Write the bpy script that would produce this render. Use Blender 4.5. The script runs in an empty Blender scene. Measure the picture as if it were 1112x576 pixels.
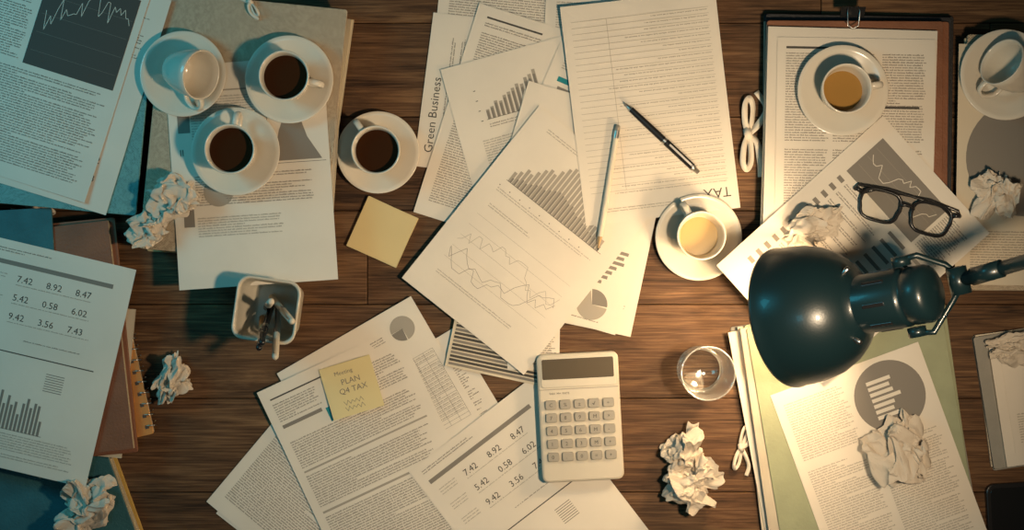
import bpy, math, random
from mathutils import Vector, Matrix, noise
random.seed(7)
TZ=0.75; H=2.0; S=800.0
def W(px,py,h=0.0):
    k=(H-h)/H
    return Vector(((px-556)/S*k,(288-py)/S*k,TZ+h))
def rotz(cw): return Matrix.Rotation(-math.radians(cw),4,'Z')

# ---------------------------------------------------------------- materials
def mat(name,col,rough=0.6,metal=0.0,var=0.0,scale=30,bump=0.0,bscale=200,spec=0.5,trans=0.0,ior=1.45,emit=None,coat=0.0):
    m=bpy.data.materials.new(name); m.use_nodes=True
    nt=m.node_tree; b=nt.nodes['Principled BSDF']
    b.inputs['Base Color'].default_value=(*col,1); b.inputs['Roughness'].default_value=rough
    b.inputs['Metallic'].default_value=metal; b.inputs['Specular IOR Level'].default_value=spec
    b.inputs['Transmission Weight'].default_value=trans; b.inputs['IOR'].default_value=ior
    b.inputs['Coat Weight'].default_value=coat
    if emit: 
        b.inputs['Emission Color'].default_value=(*emit[0],1); b.inputs['Emission Strength'].default_value=emit[1]
    tc=nt.nodes.new('ShaderNodeTexCoord')
    if var>0:
        n=nt.nodes.new('ShaderNodeTexNoise'); n.inputs['Scale'].default_value=scale; n.inputs['Detail'].default_value=5
        nt.links.new(tc.outputs['Object'],n.inputs['Vector'])
        r=nt.nodes.new('ShaderNodeValToRGB')
        r.color_ramp.elements[0].position=0.3; r.color_ramp.elements[1].position=0.7
        r.color_ramp.elements[0].color=(*[c*(1-var) for c in col],1); r.color_ramp.elements[1].color=(*[min(1,c*(1+var*0.5)) for c in col],1)
        nt.links.new(n.outputs['Fac'],r.inputs['Fac']); nt.links.new(r.outputs['Color'],b.inputs['Base Color'])
    if bump>0:
        n2=nt.nodes.new('ShaderNodeTexNoise'); n2.inputs['Scale'].default_value=bscale; n2.inputs['Detail'].default_value=4
        nt.links.new(tc.outputs['Object'],n2.inputs['Vector'])
        bp=nt.nodes.new('ShaderNodeBump'); bp.inputs['Strength'].default_value=bump; bp.inputs['Distance'].default_value=0.002
        nt.links.new(n2.outputs['Fac'],bp.inputs['Height']); nt.links.new(bp.outputs['Normal'],b.inputs['Normal'])
    return m
def clear(name,tint,strength=.8,power=3.0,base=.03,sheen=0.0):
    m=bpy.data.materials.new(name); m.use_nodes=True; nt=m.node_tree; nt.nodes.clear(); L=nt.links.new; N=nt.nodes.new
    o=N('ShaderNodeOutputMaterial'); t=N('ShaderNodeBsdfTransparent'); t.inputs[0].default_value=(*tint,1)
    g=N('ShaderNodeBsdfGlossy'); g.inputs['Roughness'].default_value=0.08
    f=N('ShaderNodeLayerWeight'); f.inputs['Blend'].default_value=.5
    p=N('ShaderNodeMath'); p.operation='POWER'; p.inputs[1].default_value=power; L(f.outputs['Facing'],p.inputs[0])
    q=N('ShaderNodeMath'); q.operation='MULTIPLY_ADD'; q.inputs[1].default_value=strength; q.inputs[2].default_value=base; L(p.outputs[0],q.inputs[0])
    mx=N('ShaderNodeMixShader'); L(q.outputs[0],mx.inputs[0]); L(t.outputs[0],mx.inputs[1])
    if sheen>0:
        d=N('ShaderNodeBsdfDiffuse'); d.inputs[0].default_value=(.9,.88,.82,1); m3=N('ShaderNodeMixShader'); m3.inputs[0].default_value=sheen  # diffuse white stands in for bright reflections on clear surfaces
        L(g.outputs[0],m3.inputs[1]); L(d.outputs[0],m3.inputs[2]); L(m3.outputs[0],mx.inputs[2])
    else: L(g.outputs[0],mx.inputs[2])
    L(mx.outputs[0],o.inputs[0])
    return m
def wood(name,c0,c1,c2):
    m=bpy.data.materials.new(name); m.use_nodes=True; nt=m.node_tree; b=nt.nodes['Principled BSDF']
    L=nt.links.new; N=nt.nodes.new
    tc=N('ShaderNodeTexCoord'); at=N('ShaderNodeAttribute'); at.attribute_name='pid'
    mp=N('ShaderNodeMapping'); mp.inputs['Scale'].default_value=(2.2,30,30)
    cb=N('ShaderNodeCombineXYZ'); mul=N('ShaderNodeMath'); mul.operation='MULTIPLY'; mul.inputs[1].default_value=7.31
    L(at.outputs['Fac'],mul.inputs[0]); L(mul.outputs[0],cb.inputs[0]); L(mul.outputs[0],cb.inputs[1]); 
    L(cb.outputs[0],mp.inputs['Location']); L(tc.outputs['Object'],mp.inputs['Vector'])
    n1=N('ShaderNodeTexNoise'); n1.inputs['Scale'].default_value=1.5; n1.inputs['Detail'].default_value=10; n1.inputs['Roughness'].default_value=0.7; n1.inputs['Distortion'].default_value=1.2
    L(mp.outputs[0],n1.inputs['Vector'])
    mp2=N('ShaderNodeMapping'); mp2.inputs['Scale'].default_value=(14,420,420); L(cb.outputs[0],mp2.inputs['Location']); L(tc.outputs['Object'],mp2.inputs['Vector'])
    n2=N('ShaderNodeTexNoise'); n2.inputs['Scale'].default_value=1.0; n2.inputs['Detail'].default_value=4; L(mp2.outputs[0],n2.inputs['Vector'])
    mx=N('ShaderNodeMix'); mx.inputs[0].default_value=0.42; L(n1.outputs['Fac'],mx.inputs[2]); L(n2.outputs['Fac'],mx.inputs[3])
    wn=N('ShaderNodeTexWhiteNoise'); wn.noise_dimensions='1D'; L(at.outputs['Fac'],wn.inputs['W'])
    ad=N('ShaderNodeMath'); ad.operation='MULTIPLY_ADD'; ad.inputs[1].default_value=0.10; L(wn.outputs['Value'],ad.inputs[0]); L(mx.outputs[0],ad.inputs[2])
    r=N('ShaderNodeValToRGB'); e=r.color_ramp.elements; e[0].position=0.42; e[0].color=(*c0,1); e[1].position=0.74; e[1].color=(*c2,1)
    k=e.new(0.56); k.color=(*c1,1)
    L(ad.outputs[0],r.inputs['Fac']); L(r.outputs['Color'],b.inputs['Base Color'])
    b.inputs['Roughness'].default_value=0.6; b.inputs['Specular IOR Level'].default_value=0.2
    bp=N('ShaderNodeBump'); bp.inputs['Strength'].default_value=0.5; bp.inputs['Distance'].default_value=0.001; L(mx.outputs[0],bp.inputs['Height']); L(bp.outputs['Normal'],b.inputs['Normal'])
    return m
def patterned(name,c1,c2,scale):
    m=bpy.data.materials.new(name); m.use_nodes=True; nt=m.node_tree; b=nt.nodes['Principled BSDF']; L=nt.links.new; N=nt.nodes.new
    tc=N('ShaderNodeTexCoord'); mp=N('ShaderNodeMapping'); mp.inputs['Scale'].default_value=(1,1,0.02); mp.inputs['Rotation'].default_value=(0,0,0.78)
    L(tc.outputs['Object'],mp.inputs['Vector'])
    v=N('ShaderNodeTexVoronoi'); v.inputs['Scale'].default_value=scale; v.inputs['Randomness'].default_value=0.35; L(mp.outputs[0],v.inputs['Vector'])
    r=N('ShaderNodeValToRGB'); r.color_ramp.elements[0].position=0.28; r.color_ramp.elements[0].color=(*c2,1); r.color_ramp.elements[1].position=0.5; r.color_ramp.elements[1].color=(*c1,1)
    L(v.outputs['Distance'],r.inputs['Fac']); L(r.outputs['Color'],b.inputs['Base Color']); b.inputs['Roughness'].default_value=0.7
    return m
def wadmat(name,c):
    m=bpy.data.materials.new(name); m.use_nodes=True; nt=m.node_tree; b=nt.nodes['Principled BSDF']; L=nt.links.new; N=nt.nodes.new
    tc=N('ShaderNodeTexCoord'); mp=N('ShaderNodeMapping'); mp.inputs['Scale'].default_value=(4,4,1800); L(tc.outputs['Object'],mp.inputs['Vector'])
    n=N('ShaderNodeTexNoise'); n.inputs['Scale'].default_value=1; n.inputs['Detail'].default_value=3; L(mp.outputs[0],n.inputs['Vector'])
    r=N('ShaderNodeValToRGB'); r.color_ramp.elements[0].position=0.35; r.color_ramp.elements[0].color=(*[x*0.6 for x in c],1); r.color_ramp.elements[1].position=0.6; r.color_ramp.elements[1].color=(*c,1)
    L(n.outputs['Fac'],r.inputs['Fac']); L(r.outputs['Color'],b.inputs['Base Color']); b.inputs['Roughness'].default_value=0.85
    return m
PAPER=mat('paper_white',(0.70,0.63,0.53),0.8,var=0.07,scale=8,bump=0.08,bscale=60,spec=0.2)
PAPER2=mat('paper_cream',(0.60,0.51,0.38),0.8,var=0.08,scale=8,bump=0.08,bscale=60,spec=0.2)
INKD=mat('ink_dark',(0.075,0.068,0.06),0.7,spec=0.2)
INKM=mat('ink_mid',(0.215,0.19,0.16),0.7,spec=0.2)
INKL=mat('ink_light',(0.35,0.31,0.255),0.7,spec=0.2)
INKT=mat('ink_teal',(0.02,0.22,0.24),0.7,spec=0.2)
CER=mat('ceramic_white',(0.66,0.595,0.49),0.18,spec=0.5,var=0.03,scale=10)
COF=mat('coffee_black',(0.035,0.013,0.005),0.08)
AMB=mat('coffee_residue',(0.30,0.165,0.045),0.12)
AMB2=mat('espresso_crema',(0.40,0.27,0.10),0.2)
WAD=wadmat('page_edges',(0.60,0.52,0.40)); WAD2=wadmat('page_edges_aged',(0.52,0.43,0.29))
RUST=mat('cover_rust',(0.22,0.085,0.04),0.55,var=0.2,scale=20,bump=0.3,bscale=300)
ORNG=mat('cover_orange',(0.52,0.22,0.055),0.6,var=0.15,bump=0.2)
BLK=mat('cover_black',(0.02,0.02,0.022),0.5,bump=0.3,bscale=400)
TEALC=mat('cover_teal',(0.03,0.12,0.14),0.6,var=0.2,bump=0.3,bscale=300)
GREEN=mat('cover_green',(0.29,0.31,0.19),0.65,var=0.1,bump=0.2)
GREY=mat('cover_grey',(0.28,0.26,0.22),0.65,var=0.1,bump=0.2)
YEL=mat('cover_yellow',(0.50,0.31,0.07),0.6,var=0.1)
KRAFT=mat('cover_kraft',(0.42,0.27,0.13),0.75,var=0.15,bump=0.2)
PATT=patterned('cover_patterned',(0.48,0.38,0.26),(0.17,0.12,0.075),420)
PATT2=patterned('cover_patterned_teal_lit',(0.13,0.33,0.33),(0.04,0.12,0.13),420)  # teal light falling on this cover is put into its colours
CRUM=mat('crumpled_paper',(0.60,0.52,0.42),0.85,var=0.06,bump=0.2,bscale=160,spec=0.15)
RIB=mat('ribbon_cotton',(0.68,0.61,0.50),0.85,bump=0.3,bscale=900)
LAMPB=mat('lamp_black_paint_sheen',(0.006,0.020,0.025),0.33,spec=0.6,bump=0.05,bscale=500,coat=0.15)  # black paint; teal sheen of reflected light is put into its colour
LAMPI=mat('lamp_inner_white',(0.7,0.68,0.62),0.4)
METAL=mat('brushed_metal',(0.55,0.54,0.52),0.3,metal=1.0)
PLB=mat('plastic_black',(0.015,0.015,0.016),0.25)
PLW=mat('plastic_cream',(0.55,0.49,0.39),0.35,var=0.03)
PLG=mat('plastic_key_grey',(0.30,0.27,0.22),0.4)
SCR=mat('lcd_display',(0.10,0.08,0.055),0.15)
POST=mat('sticky_note_yellow',(0.62,0.49,0.25),0.8,var=0.05,scale=10,spec=0.2)
POST2=mat('sticky_note_pale',(0.66,0.56,0.30),0.8,var=0.05,scale=10,spec=0.2)
GLASS=clear('clear_glass',(.985,.985,.975),.7,1.5,.04,.28)
RIMG=clear('glass_rim_glint',(.9,.9,.88),.5,1,.35,.5)  # bright glint of rim and base ring put in as diffuse white
WATER=clear('water',(.97,.975,.95),.5,3,.07,.1)
LENS=clear('lens_glass',(.97,.97,.96),.4,4,.03)
WOOD=wood('desk_wood',(0.028,0.0135,0.0062),(0.100,0.049,0.022),(0.235,0.128,0.060))
FLOORM=wood('floor_wood',(0.02,0.014,0.01),(0.05,0.034,0.022),(0.09,0.06,0.04))

# ---------------------------------------------------------------- mesh builder
class MB:
    def __init__(s): s.v=[];s.f=[];s.m=[];s.s=[];s.mats=[]
    def mi(s,m):
        if m not in s.mats: s.mats.append(m)
        return s.mats.index(m)
    def add(s,vs,fs,m,sm=False,M=None):
        o=len(s.v); k=s.mi(m)
        s.v+= [tuple(M@Vector(v)) for v in vs] if M is not None else [tuple(v) for v in vs]
        for f in fs: s.f.append([i+o for i in f]); s.m.append(k); s.s.append(sm)
    def lathe(s,prof,m,M=None,n=48,sm=True):
        vs=[];fs=[]
        for r,z in prof:
            for i in range(n):
                a=2*math.pi*i/n; vs.append((r*math.cos(a),r*math.sin(a),z))
        for j in range(len(prof)-1):
            for i in range(n):
                i2=(i+1)%n; fs.append([j*n+i,j*n+i2,(j+1)*n+i2,(j+1)*n+i])
        s.add(vs,fs,m,sm,M)
    def tube(s,pts,rad,m,closed=False,n=10,M=None,flat=1.0,sm=True):
        pts=[Vector(p) for p in pts]; N=len(pts); vs=[];fs=[]
        up=Vector((0,0,1))
        for i,p in enumerate(pts):
            a=pts[(i-1)%N] if (closed or i>0) else p; b=pts[(i+1)%N] if (closed or i<N-1) else p
            t=(b-a).normalized(); 
            x=t.cross(up)
            if x.length<1e-3: x=t.cross(Vector((0,1,0)))
            x.normalize(); y=x.cross(t).normalized()
            r=rad[i] if isinstance(rad,(list,tuple)) else rad
            for k in range(n):
                an=2*math.pi*k/n; vs.append(p+x*math.cos(an)*r+y*math.sin(an)*r*flat)
        for i in range(N if closed else N-1):
            j=(i+1)%N
            for k in range(n):
                k2=(k+1)%n; fs.append([i*n+k,i*n+k2,j*n+k2,j*n+k])
        if not closed: fs.append(list(range(n))[::-1]); fs.append([(N-1)*n+k for k in range(n)])
        s.add(vs,fs,m,sm,M)
    def rprism(s,w,h,r,z0,z1,b,m,M=None,seg=5,top=None):
        def ring(w,h,r,z):
            o=[]
            for cx,cy,a0 in ((w/2-r,h/2-r,0),(-w/2+r,h/2-r,90),(-w/2+r,-h/2+r,180),(w/2-r,-h/2+r,270)):
                for k in range(seg+1):
                    a=math.radians(a0+90*k/seg); o.append((cx+r*math.cos(a),cy+r*math.sin(a),z))
            return o
        rb=max(r-b,1e-5)
        rings=[ring(w-2*b,h-2*b,rb,z0),ring(w,h,r,z0+b),ring(w,h,r,z1-b),ring(w-.6*b,h-.6*b,max(r-.3*b,1e-5),z1-.3*b),ring(w-2*b,h-2*b,rb,z1)] if b>0 else [ring(w,h,r,z0),ring(w,h,r,z1)]
        n=len(rings[0]); vs=sum(rings,[]); fs=[]
        for j in range(len(rings)-1):
            for i in range(n):
                i2=(i+1)%n; fs.append([j*n+i,j*n+i2,(j+1)*n+i2,(j+1)*n+i])
        fs.append(list(range(n))[::-1]); s.add(vs,fs,m,False,M)
        s.add(rings[-1],[list(range(n))],top or m,False,M)
    def box(s,w,h,z0,z1,m,M=None,top=None):
        v=[(-w/2,-h/2,z0),(w/2,-h/2,z0),(w/2,h/2,z0),(-w/2,h/2,z0),(-w/2,-h/2,z1),(w/2,-h/2,z1),(w/2,h/2,z1),(-w/2,h/2,z1)]
        s.add(v,[[3,2,1,0],[0,1,5,4],[1,2,6,5],[2,3,7,6],[3,0,4,7]],m,False,M); s.add(v,[[4,5,6,7]],top or m,False,M)
    def obj(s,name,loc=(0,0,0),M=None,parent=None,attr=None):
        me=bpy.data.meshes.new(name); me.from_pydata(s.v,[],s.f)
        for m in s.mats: me.materials.append(m)
        me.polygons.foreach_set('material_index',s.m); me.polygons.foreach_set('use_smooth',s.s)
        if attr: 
            a=me.attributes.new('pid','FLOAT','FACE'); a.data.foreach_set('value',attr)
        me.update(); o=bpy.data.objects.new(name,me); bpy.context.scene.collection.objects.link(o)
        o.matrix_world=Matrix.Translation(loc)@(M or Matrix.Identity(4))
        if parent: o.parent=parent
        return o

_tc={}
def text_geo(st):
    if st in _tc: return _tc[st]
    c=bpy.data.curves.new('t','FONT'); c.body=st; c.size=1; c.resolution_u=2
    o=bpy.data.objects.new('t',c); bpy.context.scene.collection.objects.link(o)
    dg=bpy.context.evaluated_depsgraph_get(); me=o.evaluated_get(dg).to_mesh()
    r=([tuple(v.co) for v in me.vertices],[list(p.vertices) for p in me.polygons])
    o.evaluated_get(dg).to_mesh_clear(); bpy.data.objects.remove(o); bpy.data.curves.remove(c)
    _tc[st]=r; return r

# ---------------------------------------------------------------- pages
class Page:
    def __init__(s,w=.21,h=.297,curl=None,paper=PAPER,droop=None):
        s.w=w;s.h=h;s.b=MB();s.curl=curl or {};s.paper=paper
        nx,ny=14,20; vs=[];fs=[]
        for k in (0,1):
            for j in range(ny+1):
                for i in range(nx+1):
                    u=w*i/nx;v=h*j/ny; vs.append((u-w/2,h/2-v,s.z(u,v)-0.0003*k))
        n=(nx+1)*(ny+1)
        for j in range(ny):
            for i in range(nx):
                a=j*(nx+1)+i; fs.append([a,a+nx+1,a+nx+2,a+1]); fs.append([n+a,n+a+1,n+a+nx+2,n+a+nx+1])
        bd=[i for i in range(nx)]+[nx+j*(nx+1) for j in range(ny)]+[ny*(nx+1)+nx-i for i in range(nx)]+[(ny-j)*(nx+1) for j in range(ny)]
        for q in range(len(bd)):
            a=bd[q];b=bd[(q+1)%len(bd)]; fs.append([a,b,b+n,a+n])
        s.b.add(vs,fs,paper,False)
    def z(s,u,v):
        z=0
        for c,a in s.curl.items():
            cu=0 if 'l' in c else s.w; cv=0 if 't' in c else s.h
            d=math.hypot(u-cu,v-cv); z+=a*max(0,1-d/0.15)**2
        return z
    def P(s,u,v,l): return (u-s.w/2,s.h/2-v,s.z(u,v)+0.00018*l)
    def rect(s,u0,v0,u1,v1,ink=INKM,l=1):
        nu=max(1,int(abs(u1-u0)/.02)) ; nv=max(1,int(abs(v1-v0)/.02))
        if not s.curl: nu=nv=1
        vs=[s.P(u0+(u1-u0)*i/nu,v0+(v1-v0)*j/nv,l) for j in range(nv+1) for i in range(nu+1)]
        fs=[[j*(nu+1)+i,(j+1)*(nu+1)+i,(j+1)*(nu+1)+i+1,j*(nu+1)+i+1] for j in range(nv) for i in range(nu)]
        s.b.add(vs,fs,ink)
    def text(s,st,u,v,size,ink=INKD,l=1):
        vs,fs=text_geo(st); s.b.add([s.P(u+x*size,v-y*size,l) for x,y,z in vs],fs,ink)
    def block(s,u0,v0,u1,v1,pitch=.0034,xh=.0013,ink=INKM,ragged=0.12,l=1,para=7):
        v=v0; k=0
        vs=[];fs=[]
        while v<v1:
            end=u1-(random.random()*ragged*(u1-u0))
            k+=1
            if random.random()<1.0/para: end=u0+(u1-u0)*random.uniform(.3,.8)
            u=u0
            while u<end:
                for _ in range(random.randint(2,9)):
                    hh=xh*random.choice((1,1,1,1.4)); o=len(vs); 
                    vs+=[s.P(u,v-hh,l),s.P(u,v,l),s.P(u+.0009,v,l),s.P(u+.0009,v-hh,l)]; fs.append([o,o+1,o+2,o+3])
                    u+=.00125
                    if u>=end: break
                u+=.0010
            v+=pitch
        s.b.add(vs,fs,ink)
    def bars(s,u0,v0,u1,v1,vals,ink=INKM,gap=.35,axis=True,l=1,base=None):
        n=len(vals); st=(u1-u0)/n
        for i,x in enumerate(vals): s.rect(u0+i*st,v1-(v1-v0)*x,u0+(i+1-gap)*st,v1,ink,l)
        if axis: s.rect(u0-.002,v1,u1+.002,v1+.0006,INKD,l)
    def line(s,pts,w=.0006,ink=INKD,l=1):
        for a,b in zip(pts[:-1],pts[1:]):
            a=Vector(a);b=Vector(b);d=(b-a); 
            if d.length<1e-6: continue
            n=Vector((-d.y,d.x)).normalized()*w/2
            s.b.add([s.P(*(a+n),l),s.P(*(b+n),l),s.P(*(b-n),l),s.P(*(a-n),l)],[[0,1,2,3]],ink)
    def disc(s,cu,cv,r,ink=INKM,a0=0,a1=360,l=1):
        n=max(6,int((a1-a0)/8)); vs=[s.P(cu,cv,l)]+[s.P(cu+r*math.cos(math.radians(a0+(a1-a0)*i/n)),cv+r*math.sin(math.radians(a0+(a1-a0)*i/n)),l) for i in range(n+1)]
        s.b.add(vs,[[0,i+1,i+2] for i in range(n)],ink)
    def poly(s,pts,ink,l=1): s.b.add([s.P(u,v,l) for u,v in pts],[list(range(len(pts)))],ink)
    def put(s,name,px,py,cw,z): return s.b.obj(name,W(px,py,z),rotz(cw))
def walk(u0,u1,v0,v1,n,seed):
    r=random.Random(seed); y=.5; o=[]
    for i in range(n): 
        y=min(1,max(0,y+r.uniform(-.28,.28))); o.append((u0+(u1-u0)*i/(n-1),v0+(v1-v0)*y))
    return o
NUMS=[['7.42','8.92','8.47'],['5.42','0.58','6.02'],['9.42','3.56','7.43']]
def numbers_page(curl=None,spread=1.0):
    p=Page(curl=curl)
    p.block(.014,.012,.10,.016,xh=.0012)
    p.rect(.014,.026,.185,.032,INKM)
    for r in range(3):
        for c in range(3): p.text(NUMS[r][c],.058+c*.040,.052+r*.025,.0125,INKD)
        p.block(.018,.045+r*.025,.045,.056+r*.025,pitch=.004,xh=.001,ink=INKL)
        p.block(.058,.0565+r*.025,.17,.0605+r*.025,pitch=.0045,xh=.0009,ink=INKL)
    p.block(.085,.127,.17,.130,xh=.001)
    p.rect(.014,.144,.185,.1455,INKD)
    p.text('REPORT',.014,.158,.008,INKD)
    for i in range(8): p.line([(.125,.162+i*.0032),(.150,.162+i*.0032)],.001,INKM)
    r=random.Random(3); p.bars(.02,.195,.135,.245,[r.uniform(.35,1) for _ in range(22)],INKM)
    p.block(.02,.252,.185,.284,xh=.0011,ink=INKL)
    return p
def text_page(curl=None,cols=1,ink=INKM,head=True,paper=PAPER,w=.21,h=.297):
    p=Page(w,h,curl=curl,paper=paper)
    if head: p.rect(.016,.014,w*.45,.0165,INKD); p.block(.016,.024,w-.06,.030)
    cw=(w-.03-(cols-1)*.007)/cols
    for c in range(cols):
        u=.015+c*(cw+.007); p.block(u,.038,u+cw,h-.018,ink=ink)
    return p

z=0.0009
def zz():
    global z; z+=0.0009; return z
# --- middle sheets
p=text_page(); p.put('report_page',563,-22,6,zz())
p=Page()      # sheet titled sideways
p.text('Green Business',.02,.022,.0165,INKD); p.block(.02,.032,.19,.036,xh=.0013); p.block(.02,.045,.19,.28); p.put('green_business_report',578,112,-82.7,zz())
p=text_page(cols=2,ink=INKL); p.put('report_page',672,95,3,zz())
p=text_page(); p.put('report_page',565,142,17.5,zz())
p=Page()
v=[.25,.3,.42,.38,.5,.55,.62,.7,.66,.8,.85,.95]
p.bars(.045,.030,.125,.082,v,INKL,gap=.3); 
for i in range(12): p.rect(.045+i*.00667,.082-.045*v[i],.0485+i*.00667,.082,INKM,2)
for i in range(4): p.rect(.035,.04+i*.014,.038,.041+i*.014,INKD)
p.block(.045,.09,.12,.095,xh=.0012); p.block(.03,.11,.19,.27,ink=INKL)
p.put('bar_chart_report',591,168,-15.5,zz())
p=Page()
p.rect(.016,.045,.035,.052,INKT); p.block(.015,.02,.08,.035,ink=INKL); p.disc(.03,.075,.012,INKL); p.block(.016,.1,.19,.27)
p.rect(.02,.058,.04,.062,INKM)
p.put('report_page',640,187,23,zz())
p=Page()
for i,x in enumerate([.95,.85,.9,.7,.6,.5,.35]): p.rect(.157,.186+i*.0075,.157+.042*x,.1905+i*.0075,INKM,1)
p.disc(.168,.266,.021,INKL,0,250); p.disc(.168,.266,.021,INKM,255,355); p.block(.12,.288,.19,.291)
PIE=p
p=text_page(); p.put('report_page',627,232,12,zz())
PIE.put('pie_chart_report',621,226,16.5,zz())
p=Page(.14,.12,paper=PAPER2)
for i in range(22): p.rect(.004,.004+i*.0052,.136,.0075+i*.0052,INKD if i%3 else INKM)
p.put('striped_brochure',548,362,12,zz())
p=Page(.07,.13); p.block(.004,.005,.066,.125,pitch=.003,xh=.0014); p.put('printed_slip',580,350,1,zz())
# centre sheet
p=Page(curl={'bl':.004,'br':.006})
p.block(.03,.018,.10,.024,xh=.0011,ink=INKL)
vals=[.22,.3,.42,.38,.5,.62,.7,.66,.8,.92,1,.96,.9,.82,.86,.7,.62,.68,.55,.48,.42,.36,.4,.3,.24]
p.bars(.03,.035,.185,.105,vals,INKL,gap=.25)
p.bars(.033,.060,.188,.105,[x*.7 for x in vals],INKM,gap=.6,l=2)
for i in range(9): p.disc(.025+i*.017,.116,.0009,INKM)
p.block(.025,.121,.185,.125,xh=.0010,ink=INKL)
p.block(.03,.145,.10,.149,xh=.0011,ink=INKL)
for k in range(5): p.line([(.025,.165+k*.018),(.185,.165+k*.018)],.0003,INKL)
p.line(walk(.025,.185,.185,.235,26,2),.0005,INKM); p.line(walk(.025,.185,.19,.245,26,5),.0005,INKM); p.line(walk(.025,.185,.18,.24,30,9),.0005,INKL)
p.block(.03,.258,.17,.262,xh=.0010,ink=INKL)
p.put('bar_chart_report',577,261,38.5,zz())
# tax form
p=Page(curl={'br':.004,'bl':.006})
p.text('TAX',.010,.030,.019,INKD); p.block(.07,.016,.19,.02,xh=.0011,ink=INKL)
for i in range(29):
    vv=.042+i*.0083; p.line([(.012,vv),(.198,vv)],.0004,INKL)
    p.block(.014,vv-.0025,random.uniform(.07,.18),vv-.002,xh=.0011,ink=INKL)
p.line([(.15,.042),(.15,.275)],.0004,INKL)
zt=zz(); p.put('tax_form',706,117,173.2,zt)
TAXZ=zt
# --- bottom sheets
z=0.0009
p=text_page(); p.put('report_page',374,516,38,zz())
p=text_page(); p.put('report_page',365,508,40,zz())
p=text_page(cols=2); p.put('report_page',481,502,-31,zz())
p=Page(curl={'tr':.004})
p.disc(.178,.032,.017,INKL,-180,90); p.disc(.178,.032,.017,INKM,95,178); p.block(.12,.03,.15,.04,xh=.0011)
for i in range(20): p.line([(.125,.075+i*.0055),(.20,.075+i*.0055)],.0004,INKM)
for i in range(6): p.line([(.125+i*.015,.075),(.125+i*.015,.1795)],.0004,INKM)
p.block(.126,.079,.198,.178,pitch=.0055,ragged=0,ink=INKL); p.block(.02,.02,.1,.28)
p.put('pie_chart_report',433,467,-30,zz())
p=Page(curl={'tl':.004})
p.rect(.012,.016,.09,.018,INKD); p.block(.012,.026,.075,.05,ink=INKM); p.rect(.012,.055,.07,.060,INKM); p.rect(.075,.058,.10,.078,INKT)
p.block(.11,.03,.195,.07); p.block(.012,.082,.195,.12); p.rect(.012,.124,.195,.1265,INKL); p.block(.012,.133,.195,.18); p.rect(.012,.184,.195,.187,INKL); p.block(.012,.194,.195,.28)
za=zz(); p.put('printed_report',406,499,-25,za)
q=Page(.0715,.0715,paper=POST2,curl={'br':.004,'bl':.003})
for k,(st,uu,vv,sz) in enumerate([('Meeting',.018,.015,.008),('PLAN',.024,.029,.011),('Q4 TAX',.018,.041,.011)]):
    q.text(st,uu,vv,sz,INKM)
for k in range(2):
    q.line([(.02+i*.003,.053+k*.008+(.003 if i%2 else -.002)*(1+.3*math.sin(i))) for i in range(10)],.0006,INKM)
q.put('sticky_note',382,421,-17,za+.0012)
p=numbers_page(); zn=zz(); p.put('figures_report',583,556,-37.5,zn)

# ---------------------------------------------------------------- desk & floor
b=MB(); pid=[]; rows=11; ph=0.1275; y0=-rows*ph/2+0.01; n=0
for j in range(rows):
    cuts=sorted([random.uniform(-1.0,1.0)])
    xs=[-1.25]+cuts+[1.25]
    for a,c in zip(xs[:-1],xs[1:]):
        nf=len(b.f); M=Matrix.Translation(((a+c)/2,y0+(j+.5)*ph,0))
        b.rprism(c-a-.0010,ph-.0010,.001,-.035,0,.0009,WOOD,M,seg=1); pid+=[n*1.0]*(len(b.f)-nf); n+=1
for sx in (-1,1):
    for sy in (-1,1):
        nf=len(b.f); b.rprism(.07,.07,.006,-TZ,-.034,.003,WOOD,Matrix.Translation((sx*1.15,sy*.6,0)),seg=2); pid+=[99.]*(len(b.f)-nf)
for sy in (-1,1):
    nf=len(b.f); b.box(2.2,.025,-.12,-.034,WOOD,Matrix.Translation((0,sy*.6,0))); pid+=[98.]*(len(b.f)-nf)
b.obj('wooden_desk',(0,0,TZ),attr=pid)
b=MB(); pid=[]
for j in range(30):
    nf=len(b.f); b.box(4.5,.148,-.02,0,FLOORM,Matrix.Translation((0,-2.25+j*.15,0))); pid+=[j*1.]*(len(b.f)-nf)
b.obj('floor',(0,0,0),attr=pid)

# ---------------------------------------------------------------- piles
def pile(name,layers):
    b=MB()
    for px,py,cw,w,h,z0,z1,m,top in layers:
        M=Matrix.Translation(W(px,py,z1)-Vector((0,0,z1+TZ)))@rotz(cw)
        if m in (WAD,WAD2):
            k=max(1,int((z1-z0)/.0035)); t=(z1-z0)/k
            for i in range(k):
                j=Matrix.Translation((random.uniform(-.0025,.0025),random.uniform(-.0025,.0025),0))@Matrix.Rotation(random.uniform(-.012,.012),4,'Z')
                b.box(w,h,z0+i*t,z0+(i+1)*t,m,M@j,top=top)
        else: b.rprism(w,h,.003,z0,z1,min(.0008,(z1-z0)*.3),m,M,seg=2,top=top)
    return b.obj(name,(0,0,TZ))
pile('folder_pile',[ # far left top
 (54,84,6,.255,.345,0,.003,KRAFT,None),(58,86,4.5,.235,.325,.003,.018,WAD,None),(56,86,6,.25,.34,.018,.021,GREY,None),
 (58,88,5,.235,.325,.021,.036,WAD,None),(58,85,7,.235,.325,.036,.048,WAD,None),(58,86,5.3,.25,.34,.048,.052,PATT2,None)])
pile('folder_pile',[
 (266,142,4.0,.243,.345,0,.003,KRAFT,None),(266,143,6,.235,.33,.003,.014,WAD2,None),(269,141,3.5,.24,.33,.014,.026,WAD,None),
 (270,141,7.5,.235,.33,.026,.036,WAD2,None),(264,141,5.2,.243,.34,.036,.039,KRAFT,None),(268,141,4.0,.238,.33,.039,.045,WAD,None),(264,140,5.7,.244,.342,.045,.048,PATT,None)])
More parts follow.
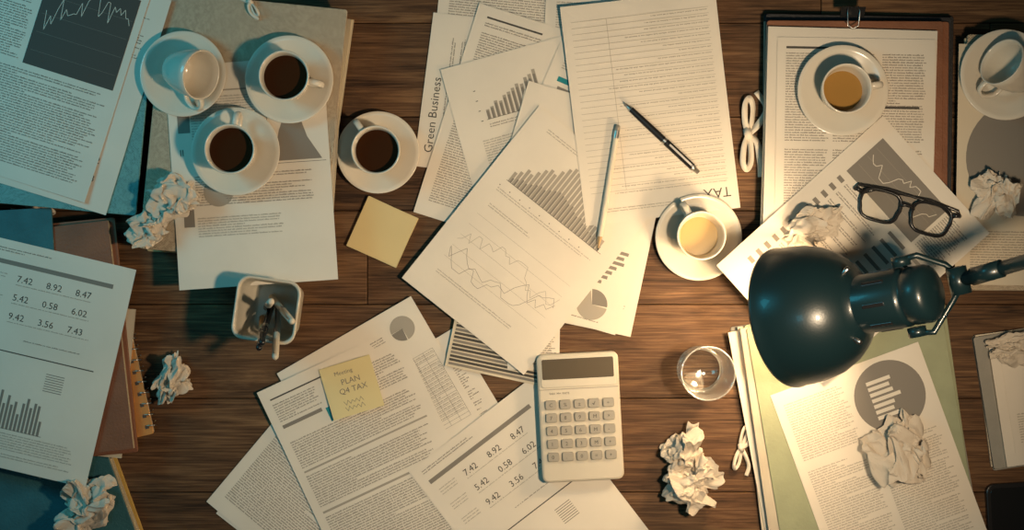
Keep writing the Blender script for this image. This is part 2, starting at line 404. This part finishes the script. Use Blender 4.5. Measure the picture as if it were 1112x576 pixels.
dp=pile('document_pile',[
 (41,569,-20,.262,.28,0,.003,YEL,None),(38,569,-20,.25,.275,.003,.015,WAD2,None),(34,569,-20,.255,.28,.015,.018,TEALC,None),
 (46,350,-4,.20,.24,0,.018,WAD,None),
 (65,393,-13,.20,.24,.018,.026,WAD2,None),(64,393,-13,.205,.245,.026,.028,ORNG,None),
 (66,410,6,.185,.20,.028,.032,WAD,PAPER2),
 (42,373,-5.6,.235,.315,.032,.036,RUST,None),(38,374,-6.5,.225,.305,.036,.043,WAD2,RUST),
 (-32,345,-3,.23,.28,.043,.046,TEALC,None)])
# top right
pile('folder_pile',[
 (931,150,.8,.257,.334,0,.003,BLK,None),(929,151,.2,.243,.32,.003,.016,WAD,None),(930,150,1.2,.25,.33,.016,.019,BLK,None),
 (931,152,.6,.243,.32,.019,.024,RUST,None),(925,156,1.6,.232,.315,.024,.034,WAD,None),(928,153,.3,.235,.32,.034,.036,RUST,None),
 (924,156,1.0,.225,.31,.036,.042,WAD,PAPER)])
pile('folder_pile',[
 (1147,178,1,.25,.345,0,.003,KRAFT,None),(1148,178,2,.24,.335,.003,.018,WAD,None),(1147,179,.5,.245,.34,.018,.021,GREY,None),(1150,178,0,.24,.335,.021,.036,WAD2,None),(1147,178,1.2,.243,.34,.036,.040,PATT,None)])
# bottom right
pile('folder_pile',[
 (930,475,-9.5,.288,.35,0,.003,GREY,None),(926,477,-7.5,.27,.335,.003,.012,WAD,None),(928,477,-10,.278,.34,.012,.014,WAD2,PAPER),
 (936,476,-8,.272,.345,.014,.017,GREEN,None),(930,477,-8.6,.262,.335,.017,.027,WAD,None),(938,476,-9.4,.262,.34,.027,.030,GREEN,None)])
pile('folder_pile',[
 (1160,424,-9,.235,.185,0,.003,GREY,None),(1162,424,-8,.228,.178,.003,.016,WAD,None),(1160,424,-9,.23,.18,.016,.018,GREY,None),(1168,425,-9,.215,.17,.018,.024,WAD,PAPER)])

# spiral binding of the notebook
b=MB()
M=Matrix.Translation(W(65,393,.028)-Vector((0,0,TZ+.028)))@rotz(-13)
for i in range(16):
    y=-.112+i*.015; c=[(.098+.0075*math.cos(a),y+.001*a,.022+.0085*math.sin(a)) for a in [k*math.pi/8 for k in range(16)]]
    b.tube(c,.0009,METAL,closed=False,n=6,M=M)
    b.box(.005,.004,.0279,.0283,INKD,M@Matrix.Translation((.094,y,0)))
o=b.obj('spiral_binding',(0,0,0)); o.parent=dp

# pages lying on piles
p=Page(); p.block(.02,.03,.19,.09); p.text('8.52  6.02',.13,.235,.013,INKD); p.text('8.47  7.43',.13,.26,.013,INKD); p.block(.02,.1,.12,.28,ink=INKL)
p.put('figures_report',68,92,17,.0535)
p=Page(curl={'br':.004})
p.block(.02,.02,.19,.05); p.rect(.075,.02,.20,.145,INKD,2)
p.line([(a,b_) for a,b_ in walk(.085,.195,.035,.135,32,8)],.0007,PAPER,3)
for i in range(4): p.line([(.08,.05+i*.025),(.197,.05+i*.025)],.0003,INKM,3)
p.block(.015,.155,.195,.28); p.block(.012,.06,.068,.145)
p.put('stock_chart_report',47,78,17.5,.0548)
p=Page(curl={'br':.003,'bl':.004})
p.rect(.012,.03,.028,.09,INKM); p.text('II',.012,.12,.012); p.rect(.03,.035,.12,.037,INKL)
p.block(.03,.045,.12,.13,ink=INKL)
p.poly([(.135,.135),(.145,.095),(.155,.07),(.163,.062),(.172,.072),(.182,.105),(.20,.135)],INKM); p.line([(.13,.04),(.13,.138),(.205,.138)],.0006,INKD)
p.line(walk(.13,.205,.04,.1,8,4),.0006,INKM)
p.block(.03,.15,.19,.19); p.block(.03,.205,.15,.23,ink=INKL); p.rect(.012,.17,.026,.215,INKM); p.disc(.06,.17,.02,INKL)
p.put('area_chart_report',273,188,-4,.0495)
p=numbers_page({'tr':.004}); p.put('figures_report',37,392,13.3,.048)
p=Page(); p.rect(.012,.012,.11,.015,INKD)
for c in range(3):
    u=.012+c*.064; p.block(u,.022,u+.058,.14); p.block(u,.15,u+.058,.28)
p.rect(.105,.09,.19,.093,INKD,2)
p.put('newsletter_page',928,163,1,.0435)
p=Page(curl={'br':-.004,'tr':.003})
p.rect(.022,.02,.15,.085,INKM,1); p.line(walk(.03,.145,.03,.075,26,21),.0009,PAPER,2)
for i in range(3): p.line([(.026,.035+i*.016),(.146,.035+i*.016)],.0003,INKL,2)
for i in range(12):
    vv=.095+i*.0145
    p.rect(.02,vv,.030,vv+.006,INKM); p.block(.035,vv+.003,.11,vv+.007); p.rect(.12,vv,.150,vv+.005,INKM); p.rect(.16,vv,.19,vv+.005,INKD if i%3 else INKL)
p.block(.155,.025,.198,.085)
p.put('stock_chart_report',926,271,48,.0460)
p=Page(curl={'br':.002})
p.disc(.150,.055,.048,INKM); 
for i in range(7): p.rect(.125,.028+i*.008,.125+random.uniform(.025,.045),.033+i*.008,PAPER,2); 
p.block(.012,.02,.095,.10,ink=INKL); p.block(.012,.115,.098,.28,ink=INKL); p.block(.108,.115,.198,.28,ink=INKL)
p.put('pie_chart_report',958,514,-20,.0315)
p=Page(.24,.32,paper=PAPER2); p.disc(.09,.15,.078,INKM); p.block(.02,.02,.2,.05); p.block(.02,.25,.2,.3)
p.put('circle_chart_report',1137,180,1,.0412)
p=Page(.18,.14); p.block(.01,.09,.16,.13,ink=INKL); p.put('blank_page',1166,425,-9,.0252)

# ---------------------------------------------------------------- crockery
def cup_geo(b,liquid,level,M=Matrix.Identity(4)):
    R=.0325;Hh=.052
    prof=[(0.0,.0022),(.017,.0022),(.0185,0),(.0205,0),(.0215,.003),(.0255,.012),(.0292,.026),(.0313,.04),(R,Hh-.0008),(R-.0008,Hh),(R-.0024,Hh-.001),(.0288,.04),(.0267,.026),(.0228,.013),(.017,.006),(0,.005)]
    b.lathe(prof,CER,M)
    rl=None
    for (r0,z0),(r1,z1) in zip(prof[10:],prof[11:]):
        if z1<=level<=z0: rl=r1+(r0-r1)*(level-z1)/(z0-z1)
    if liquid: b.lathe([(0,level),(rl+.0002,level)],liquid,M)
    pts=[(.0300,0,.043),(.038,0,.0455),(.0455,0,.043),(.049,0,.035),(.0465,0,.026),(.039,0,.0185),(.0285,0,.0175)]
    sm=[]
    for i in range(len(pts)-1):
        for k in range(4):
            t=k/4; p0=Vector(pts[max(i-1,0)]);p1=Vector(pts[i]);p2=Vector(pts[i+1]);p3=Vector(pts[min(i+2,len(pts)-1)])
            sm.append(.5*((2*p1)+(-p0+p2)*t+(2*p0-5*p1+4*p2-p3)*t*t+(-p0+3*p1-3*p2+p3)*t**3))
    sm.append(Vector(pts[-1])); 
    n=10; vs=[];fs=[]
    for i,pp in enumerate(sm):
        a=sm[max(i-1,0)];c=sm[min(i+1,len(sm)-1)];t=(c-a).normalized();x=Vector((0,1,0));y=x.cross(t).normalized()
        for k in range(n):
            an=2*math.pi*k/n; vs.append(pp+x*math.cos(an)*.0042+y*math.sin(an)*.0024)
    for i in range(len(sm)-1):
        for k in range(n):
            k2=(k+1)%n; fs.append([i*n+k,i*n+k2,(i+1)*n+k2,(i+1)*n+k])
    b.add(vs,fs,CER,True,M)
def saucer(px,py,h,r=.058):
    b=MB(); k=r/.058
    prof=[(0,.0008),(.020,.0008),(.0215,0),(.024,0),(.0255,.0015),(.040*k,.0065),(.052*k,.0115),(.0575*k,.0148),(.058*k,.0156),(.0574*k,.0162),(.051*k,.0135),(.039*k,.0088),(.0275,.0045),(.025,.0030),(.0235,.0034),(0,.0034)]
    b.lathe(prof,CER,n=64); return b.obj('saucer',W(px,py,h+.008)-Vector((0,0,.008)))
def cup(px,py,h,handle_deg,liq,level):
    b=MB(); cup_geo(b,liq,level); zb=h+.0036
    return b.obj('coffee_cup',W(px,py,zb+.052)-Vector((0,0,.052)),Matrix.Rotation(math.radians(handle_deg),4,'Z'))
def tipped(px,py,h,dirdeg,tilt,roll,liq=None):
    b=MB(); M=Matrix.Rotation(math.radians(dirdeg),4,'Z')@Matrix.Rotation(math.radians(tilt),4,'Y')@Matrix.Rotation(math.radians(roll),4,'Z')@Matrix.Translation((0,0,-.026))
    cup_geo(b,liq,.009,M); mz=min(v[2] for v in b.v)
    return b.obj('coffee_cup',W(px,py,h+.03)+Vector((0,0,-.03-mz+.0065)))
saucer(200,81,.0482,.0565); tipped(205,79,.0482,-15,58,-60)
saucer(315,87,.0482); cup(308,82,.0482,-12,COF,.036)
saucer(257,165,.0515); cup(249,162,.0515,80,COF,.038)
saucer(411,166,0,.0555); cup(408,163,0,125,COF,.036)
saucer(758,258,0,.0585); cup(762,256,0,118,AMB2,.022)
saucer(914,99,.0445,.060); cup(920,96,.0445,8,AMB,.024)
saucer(1090,82,.0424,.060); tipped(1098,77,.0424,155,58,60)

# tumbler with water
b=MB()
b.lathe([(0,0),(.030,0),(.0315,.002),(.0325,.02),(.0350,.07),(.0358,.0855)],GLASS)
b.lathe([(.0358,.0855),(.0354,.0866),(.0342,.0866),(.0338,.0855)],RIMG)
b.lathe([(.0338,.0855),(.0330,.07),(.0305,.02),(.0285,.0115),(.020,.0095),(0,.009)],GLASS)
b.lathe([(.0315,.0018),(.0295,.0012),(.0270,.0045),(.0262,.0060)],RIMG)
b.lathe([(0,.0485),(.0312,.0485),(.0316,.0495)],WATER)
b.obj('water_glass',W(769,406,.085)-Vector((0,0,.085)))

# ---------------------------------------------------------------- crumpled paper
def crumple(px,py,h,sx,sy,sz,seed,rot=0):
    r=random.Random(seed)
    import bmesh
    bm=bmesh.new(); bmesh.ops.create_icosphere(bm,subdivisions=6,radius=1)
    def rv():
        v=Vector((r.gauss(0,1),r.gauss(0,1),r.gauss(0,1))); return v.normalized()
    planes=[(rv(),r.uniform(.62,1.0)) for _ in range(16)]
    off=Vector((seed*3.1,1.7,0))
    lv=[]
    for cnt,f0,f1,a,b_ in ((5,.5,1.0,.16,.24),(8,1.2,2.2,.06,.10),(9,2.6,4.5,.02,.028)):
        for _ in range(cnt): lv.append((rv(),rv(),r.uniform(f0,f1),r.random(),a,b_))
    def tri(x): x=x%1.0; return abs(2*x-1)*2-1
    for v in bm.verts:
        d=v.co.copy(); R=1.15
        for n_,pp in planes:
            c=d.dot(n_)
            if c>1e-3: R=min(R,pp/c)
        q=d+noise.noise_vector(d*1.6+off)*.5+noise.noise_vector(d*4+off)*.06
        p_=d*R
        for n_,dr,f,ph_,a,b2 in lv:
            t=tri(q.dot(n_)*f+ph_); p_=p_+d*(a*t)+dr*(b2*t)
        v.co=p_
    vs=[v.co.copy() for v in bm.verts]; fs=[[x.index for x in f.verts] for f in bm.faces]; bm.free()
    mn=[min(v[i] for v in vs) for i in range(3)]; mx=[max(v[i] for v in vs) for i in range(3)]
    s=(sx,sy,sz); vs=[tuple((v[i]-(mn[i]+mx[i])/2)/(mx[i]-mn[i])*s[i] for i in range(3)) for v in vs]
    zb=-sz/2+sz*.06
    vs=[(x,y,max(zz_,zb)-zb) for x,y,zz_ in vs]
    b=MB(); b.add(vs,fs,CRUM,False)
    return b.obj('crumpled_paper',W(px,py,h+sz*.4)-Vector((0,0,sz*.4)),Matrix.Rotation(math.radians(rot),4,'Z'))
crumple(187,214,.0535,.072,.062,.045,3,20)
crumple(160,249,.0535,.062,.052,.035,14,10)
crumple(190,413,0,.054,.078,.045,5,-15)
crumple(95,549,.0185,.095,.085,.055,9,30)
crumple(882,246,.0465,.090,.056,.045,12,10)
crumple(1080,212,.0422,.066,.068,.05,21,0)
crumple(974,490,.0322,.092,.102,.06,33,15)
crumple(1098,380,.0262,.07,.05,.04,41,0)
crumple(742,488,0,.058,.082,.055,52,-20)
crumple(752,526,0,.088,.084,.06,57,25)

# ---------------------------------------------------------------- ribbons
def ribbon(px,py,h,ang,s=1.0,seed=0,tail=.05):
    r=random.Random(seed); b=MB(); wd=.0055
    def band(pts,w=wd):
        pts=[Vector(p) for p in pts]; out=[]
        for i in range(len(pts)-1):
            p0=pts[max(i-1,0)];p1=pts[i];p2=pts[i+1];p3=pts[min(i+2,len(pts)-1)]
            for k in range(6):
                t=k/6; out.append(.5*((2*p1)+(-p0+p2)*t+(2*p0-5*p1+4*p2-p3)*t*t+(-p0+3*p1-3*p2+p3)*t**3))
        out.append(pts[-1]); vs=[];fs=[]
        for i,pp in enumerate(out):
            t=(out[min(i+1,len(out)-1)]-out[max(i-1,0)]).normalized(); x=t.cross(Vector((0,0,1))).normalized()
            tw=.5*math.sin(i*.25+seed); d=(x*math.cos(tw)+Vector((0,0,1))*math.sin(tw))*w*s
            vs+=[pp+d+Vector((0,0,w*s)),pp-d+Vector((0,0,w*s))]
        for i in range(len(out)-1): fs.append([2*i,2*i+1,2*i+3,2*i+2])
        b.add(vs,fs,RIB,True)
    for sg in (1,-1):
        band([(0,0,.002),(.014*s*sg,.005*s,.006),(.034*s*sg,.006*s,.008),(.042*s*sg,.001,.005),(.032*s*sg,-.004*s,.002),(.012*s*sg,-.003*s,.002),(0,0,.003)],wd*.62)
        band([(0,0,.003),(.010*s*sg,-.010*s,.003),(tail*.6*s*sg,-.016*s+r.uniform(-.006,.004),.002),(tail*s*sg,-.012*s+r.uniform(-.010,.008),.001)],wd*.7)
    b.tube([(-.005*s,-.002,.005),(0,.001,.008),(.005*s,.002,.005)],.0045*s,RIB)
    o=b.obj('ribbon_bow',W(px,py,h),Matrix.Rotation(math.radians(ang),4,'Z'))
    sm=o.modifiers.new('s','SOLIDIFY'); sm.thickness=.0006
    return o
ribbon(812,146,0.001,88,1.15,1); ribbon(804,486,0.001,75,.7,2); ribbon(240,293,0.001,8,.75,3); ribbon(38,224,.001,-20,.7,4,.04); ribbon(361,158,.001,95,.6,5); ribbon(272,3,.048,-60,.5,6)

# ---------------------------------------------------------------- calculator
b=MB(); w,h=.110,.1725
b.rprism(w,h,.009,0,.016,.003,PLW,seg=6)
T=Matrix.Translation
b.rprism(w-.010,.040,.004,.0155,.0172,.0006,PLW,T((0,h/2-.025,0)))
b.rprism(w-.014,.027,.002,.0168,.0178,.0003,PLB,T((0,h/2-.0205,0)),top=SCR)
b.box(w-.004,.0012,.0150,.0164,PLG,T((0,h/2-.0475,0)))
for r_ in range(5):
    for c in range(5):
        x=-.0385+c*.0193; y=h/2-.068-r_*.0175
        M=T((x,y,0)); b.rprism(.0155,.0125,.0028,.0155,.0195,.0009,PLG,M)
        lab=[['C','%','±','√','÷'],['7','8','9','M','×'],['4','5','6','M','-'],['1','2','3','M','+'],['0','.','0','=','+']][r_][c]
        vs,fs=text_geo(lab); b.add([(x-.0025+a*.007,y-.0025+d*.007,.0197) for a,d,_ in vs],fs,INKD)
vs,fs=text_geo('TAX  M+  RATE'); b.add([(-.04+a*.004,h/2-.0545+d*.004,.0162) for a,d,_ in vs],fs,INKD)
b.obj('calculator',W(630,453,.02)-Vector((0,0,.02-zn-.0006)),rotz(-3))

# sticky note block
b=MB()
for i in range(6):
    b.box(.0735,.0735,i*.0013,(i+1)*.0013,POST,Matrix.Rotation(random.uniform(-.012,.012),4,'Z'))
b.obj('sticky_note_pad',W(415,252,.008)-Vector((0,0,.008)),rotz(24.5))

# pen & pencil
def rod_between(name,a,c,build):
    a=Vector(a);c=Vector(c); q=(c-a).to_track_quat('X','Z').to_matrix().to_4x4(); b=MB(); L_=(c-a).length; build(b,L_)
    return b.obj(name,a,q)
def lx(b,prof,m,n=20,sm=True):
    b.lathe([(r,x) for x,r in prof],m,Matrix.Rotation(math.radians(90),4,'Y'),n,sm)
def pen(b,L):
    lx(b,[(0,.0003),(.003,.0008),(.003,.0014),(.014,.0034)],METAL); lx(b,[(.014,.0040),(.05,.0046),(.074,.0047)],PLB); lx(b,[(.074,.0050),(.078,.0050)],METAL)
    lx(b,[(.078,.0049),(L-.012,.0047)],PLB); lx(b,[(L-.012,.0050),(L-.009,.0050),(L-.009,.0035),(L-.001,.0032),(L,.0)],METAL)
    b.box(.042,.0026,.0062,.0072,METAL,T((L-.034,0,0))); b.box(.003,.0026,.0045,.0072,METAL,T((L-.013,0,0)))
zpen=TAXZ+.0056
rod_between('ballpoint_pen',W(677,111,zpen),W(759,188,zpen),pen)
METALW=mat('pencil_paint',(0.62,0.55,0.44),0.6,spec=.2)
def pencil(b,L):
    lx(b,[(0,0),(.004,.0010)],PLB,12); lx(b,[(.004,.0010),(.020,.0037)],KRAFT,6,False); lx(b,[(.020,.0037),(L-.018,.0037)],METALW,12,True)
    lx(b,[(L-.018,.0040),(L-.008,.0040)],METAL,16); lx(b,[(L-.008,.0036),(L-.001,.0036),(L,.002),(L,0)],PLG,16)
zpc=TAXZ+.0048
rod_between('pencil',W(649,273,zpc),W(671,136,zpc),pencil)

# pen holder (square, rounded)
b=MB()
def ring(w,r,zv,seg=6):
    o=[]
    for cx,cy,a0 in ((w/2-r,w/2-r,0),(-w/2+r,w/2-r,90),(-w/2+r,-w/2+r,180),(w/2-r,-w/2+r,270)):
        for k in range(seg+1):
            a=math.radians(a0+90*k/seg); o.append((cx+r*math.cos(a),cy+r*math.sin(a),zv))
    return o
rs=[ring(.062,.010,0),ring(.066,.012,.004),ring(.081,.016,.090),ring(.0835,.016,.0955),ring(.080,.015,.0965),ring(.0755,.014,.0945),ring(.0745,.0135,.089),ring(.061,.010,.006),ring(.052,.008,.0045)]
n=len(rs[0]); vs=sum(rs,[]); fs=[]
for j in range(len(rs)-1):
    for i in range(n):
        i2=(i+1)%n; fs.append([j*n+i,j*n+i2,(j+1)*n+i2,(j+1)*n+i])
fs.append(list(range(n))[::-1]); fs.append([(len(rs)-1)*n+i for i in range(n)])
b.add(vs,fs,PLW,True)
hp=W(289,337,.096)-Vector((0,0,.096))
e=bpy.data.objects.new('pen_holder',None); bpy.context.scene.collection.objects.link(e); e.location=hp
bpy.context.view_layer.update()
Rz=rotz(8)
c=b.obj('cup_body',(0,0,0),Rz); c.parent=e
def hpen(name,a,c_,cm,r=.0042):
    a=Vector(a);c_=Vector(c_); q=(c_-a).to_track_quat('X','Z').to_matrix().to_4x4(); bb=MB(); L=(c_-a).length
    lx(bb,[(0,.0003),(.003,.001),(.014,r*.8),(.014,r),(L*.55,r)],cm[0]); lx(bb,[(L*.55,r*1.12),(L*.6,r*1.12)],METAL); lx(bb,[(L*.6,r*1.08),(L-.004,r),(L,r*.6),(L,0)],cm[1])
    bb.box(.035,.002,r*1.25,r*1.25+.001,METAL,T((L-.022,0,0)))
    o=bb.obj(name,a,q); o.parent=e
hpen('pen_1',(-.005,.012,.007),(-.002,-.048,.140),(PLB,PLB)); hpen('pen_2',(.002,.010,.007),(.018,-.060,.135),(METAL,PLW))
hpen('pen_3',(-.010,.018,.007),(.040,-.014,.135),(METALW,METALW)); hpen('pen_4',(-.02,-.01,.007),(.004,-.040,.15),(KRAFT,PLB)); hpen('pen_5',(-.015,.0,.007),(.012,.012,.130),(PLB,METALW),.0045)

# eyeglasses
b=MB()
def lensring(cx,cy):
    o=[]
    for k in range(40):
        a=2*math.pi*k/40; ex=.62
        x=math.copysign(abs(math.cos(a))**ex,math.cos(a))*.027; y=math.copysign(abs(math.sin(a))**ex,math.sin(a))*.0205
        if y<0: x*=.93
        o.append((cx+x,cy+y,.0035+.0*x))
    return o
for sg in (-1,1):
    rg=lensring(sg*.0345,0); rg=[(x,y,.010+abs(x)*-.03) for x,y,_ in rg]
    b.tube(rg,.0022,PLB,closed=True,n=8)
    b.add([(x,y,zv-.0003) for x,y,zv in rg],[list(range(len(rg)))],LENS)
    b.tube([(sg*.062,.012,.008),(sg*.069,.014,.008),(sg*.0715,.014,.005)],.003,PLB)
    b.tube([(sg*.0715,.014,.005),(sg*.068,.020,.004 if sg>0 else .006),(sg*.03,.025,.0032),(-sg*.02,.022,.0032 if sg>0 else .007),(-sg*.045,.020,.0035 if sg>0 else .008),(-sg*.064,.010,.0032 if sg>0 else .006)],[.0026,.0022,.0018,.0018,.0024,.003],PLB)
b.tube([(-.0095,.006,.0095),(-.004,.0095,.011),(.004,.0095,.011),(.0095,.006,.0095)],.0026,PLB)
b.obj('eyeglasses',W(982,231,.05)-Vector((0,0,.0033)),rotz(15))

# tablet bottom right
SCRB=mat('tablet_screen',(0.01,0.011,0.012),0.12)
b=MB(); b.rprism(.125,.16,.012,0,.009,.002,PLB,seg=6); b.rprism(.113,.148,.006,.0086,.0094,.0002,SCRB,seg=4)
b.obj('tablet',W(1124,588,.009)-Vector((0,0,.009)),rotz(-3))

# binder clip
b=MB()
b.add([(-.016,-.006,0),(.016,-.006,0),(.016,.008,0),(-.016,.008,0),(-.016,.006,.012),(.016,.006,.012)],[[0,1,2,3],[0,4,5,1],[3,2,5,4],[0,3,4],[1,5,2]],PLB)
b.tube([(-.006,.007,.011),(-.008,.0,.013),(-.007,-.018,.008),(0,-.022,.007),(.007,-.018,.008),(.008,0,.013),(.006,.007,.011)],.0009,METAL,n=6)
b.obj('binder_clip',W(925,14,.0445)-Vector((0,0,0)))

# ---------------------------------------------------------------- desk lamp
lamp=bpy.data.objects.new('desk_lamp',None); bpy.context.scene.collection.objects.link(lamp)
phi=math.radians(13); tl=math.radians(50)
ax=Vector((-math.sin(tl)*math.cos(phi),-math.sin(tl)*math.sin(phi),-math.cos(tl)))
rc=W(855,345,.165)
Q=(-ax).to_track_quat('Z','Y').to_matrix().to_4x4(); MH=Matrix.Translation(rc)@Q
b=MB()
outer=[(.0868,.004),(.0862,.02),(.084,.038),(.0785,.058),(.069,.076),(.057,.090),(.045,.099),(.037,.104),(.0355,.107)]
b.lathe([(.0862,0),(.0875,-.001),(.0880,.002)]+outer,LAMPB,n=72)
b.lathe([(.0862,0),(.0850,.004),(.0845,.02),(.0822,.037),(.0768,.057),(.0672,.074),(.0552,.088),(.043,.097),(.03,.1),(0,.1)],LAMPI,n=72)
b.lathe([(.0355,.107),(.0355,.160),(.0345,.163),(.0325,.165),(.0325,.168),(.0345,.170),(.0345,.188),(.032,.194),(.024,.1985),(0,.200)],LAMPB,n=48)
for k in range(8):
    a=2*math.pi*k/8; M=Matrix.Rotation(a,4,'Z')@T((.0353,0,.135)); b.rprism(.0022,.005,.0008,-.014,.014,.0005,PLB,M,seg=2)
for k in range(3):
    a=2*math.pi*k/3+.4; b.lathe([(0,.012),(.003,.012),(.003,0)],METAL,Matrix.Rotation(a,4,'Z')@T((.045,0,.097))@Matrix.Rotation(.6,4,'Y'),n=12)
o=b.obj('shade',(0,0,0),MH); o.parent=lamp
b=MB(); BULB=mat('bulb_glow',(1,.9,.7),.3,emit=((1,.72,.40),8)); b.lathe([(0,-.0),(.012,.003),(.022,.012),(.026,.025),(.022,.04),(.014,.055),(.013,.075),(0,.075)],BULB,M=T((0,0,.022)),n=24)
o=b.obj('bulb',(0,0,0),MH); o.parent=lamp
b=MB()
def hp_(x,y,zv): return MH@Vector((x,y,zv))
neck_c=hp_(0,0,.165)
side=Vector((0,0,1)).cross(ax).normalized()
jt=W(1041,305,.275)
for sg in (1,-1):
    s0=neck_c+side*sg*.037; s1=neck_c+side*sg*.044
    b.tube([s0,s1+side*sg*.004],.011,LAMPB,n=20)
    b.tube([s1,s1+(-ax)*.02+side*sg*.002,jt+side*sg*.022+ax*.012,jt+side*sg*.008],.0038,LAMPB)
b.tube([jt-side*.016,jt+side*.016],.012,LAMPB,n=20)
elbow=W(1255,244,.47)
d=(elbow-jt).normalized()
b.tube([jt,elbow],.0085,LAMPB,n=16)
b.tube([jt+d*.02,jt+d*.06],.0105,LAMPB,n=16)
b.tube([elbow-side*.02,elbow+side*.02],.014,LAMPB,n=20)
basep=W(1315,150,0)
b.tube([elbow,basep+Vector((0,0,.03))],.0085,LAMPB,n=16)
b.lathe([(0,0),(.085,0),(.088,.004),(.086,.014),(.078,.020),(.02,.026),(.014,.04),(0,.042)],LAMPB,T(basep),n=48)
o=b.obj('arm_and_base',(0,0,0)); o.parent=lamp

# ---------------------------------------------------------------- lights
def light(name,typ,loc,col,power,size=.1,target=None,**k):
    l=bpy.data.lights.new(name,typ); l.color=col; l.energy=power
    if typ=='AREA': l.size=size
    else: l.shadow_soft_size=size
    for a,v_ in k.items(): setattr(l,a,v_)
    o=bpy.data.objects.new(name,l); bpy.context.scene.collection.objects.link(o); o.location=loc
    if target is not None: o.rotation_euler=(Vector(target)-Vector(loc)).to_track_quat('-Z','Y').to_euler()
    return o
light('key_light','SPOT',(.42,-.12,TZ+1.0),(1.0,.76,.50),40,.04,(.08,-.03,TZ),spot_size=math.radians(98),spot_blend=1.0,specular_factor=.03)
light('lamp_light','POINT',hp_(0,0,.012),(1,.71,.42),2.8,.02)
light('teal_light','AREA',(-1.15,.45,TZ+.75),(.06,.62,.82),5.0,.4,(-.55,.1,TZ))
light('teal_ceiling_light','AREA',(-.45,-.25,TZ+2.2),(.06,.62,.85),2.6,.35,(.3,0,TZ),specular_factor=2.5)
wd=bpy.data.worlds.new('world'); bpy.context.scene.world=wd; wd.use_nodes=True
wd.node_tree.nodes['Background'].inputs[0].default_value=(.50,.42,.32,1); wd.node_tree.nodes['Background'].inputs[1].default_value=.05

cam=bpy.data.cameras.new('camera'); cam.lens=36*H/(1112/S); cam.sensor_width=36; co=bpy.data.objects.new('camera',cam); bpy.context.scene.collection.objects.link(co)
co.location=(0,0,TZ+H); bpy.context.scene.camera=co
bpy.context.scene.view_settings.view_transform='Standard'
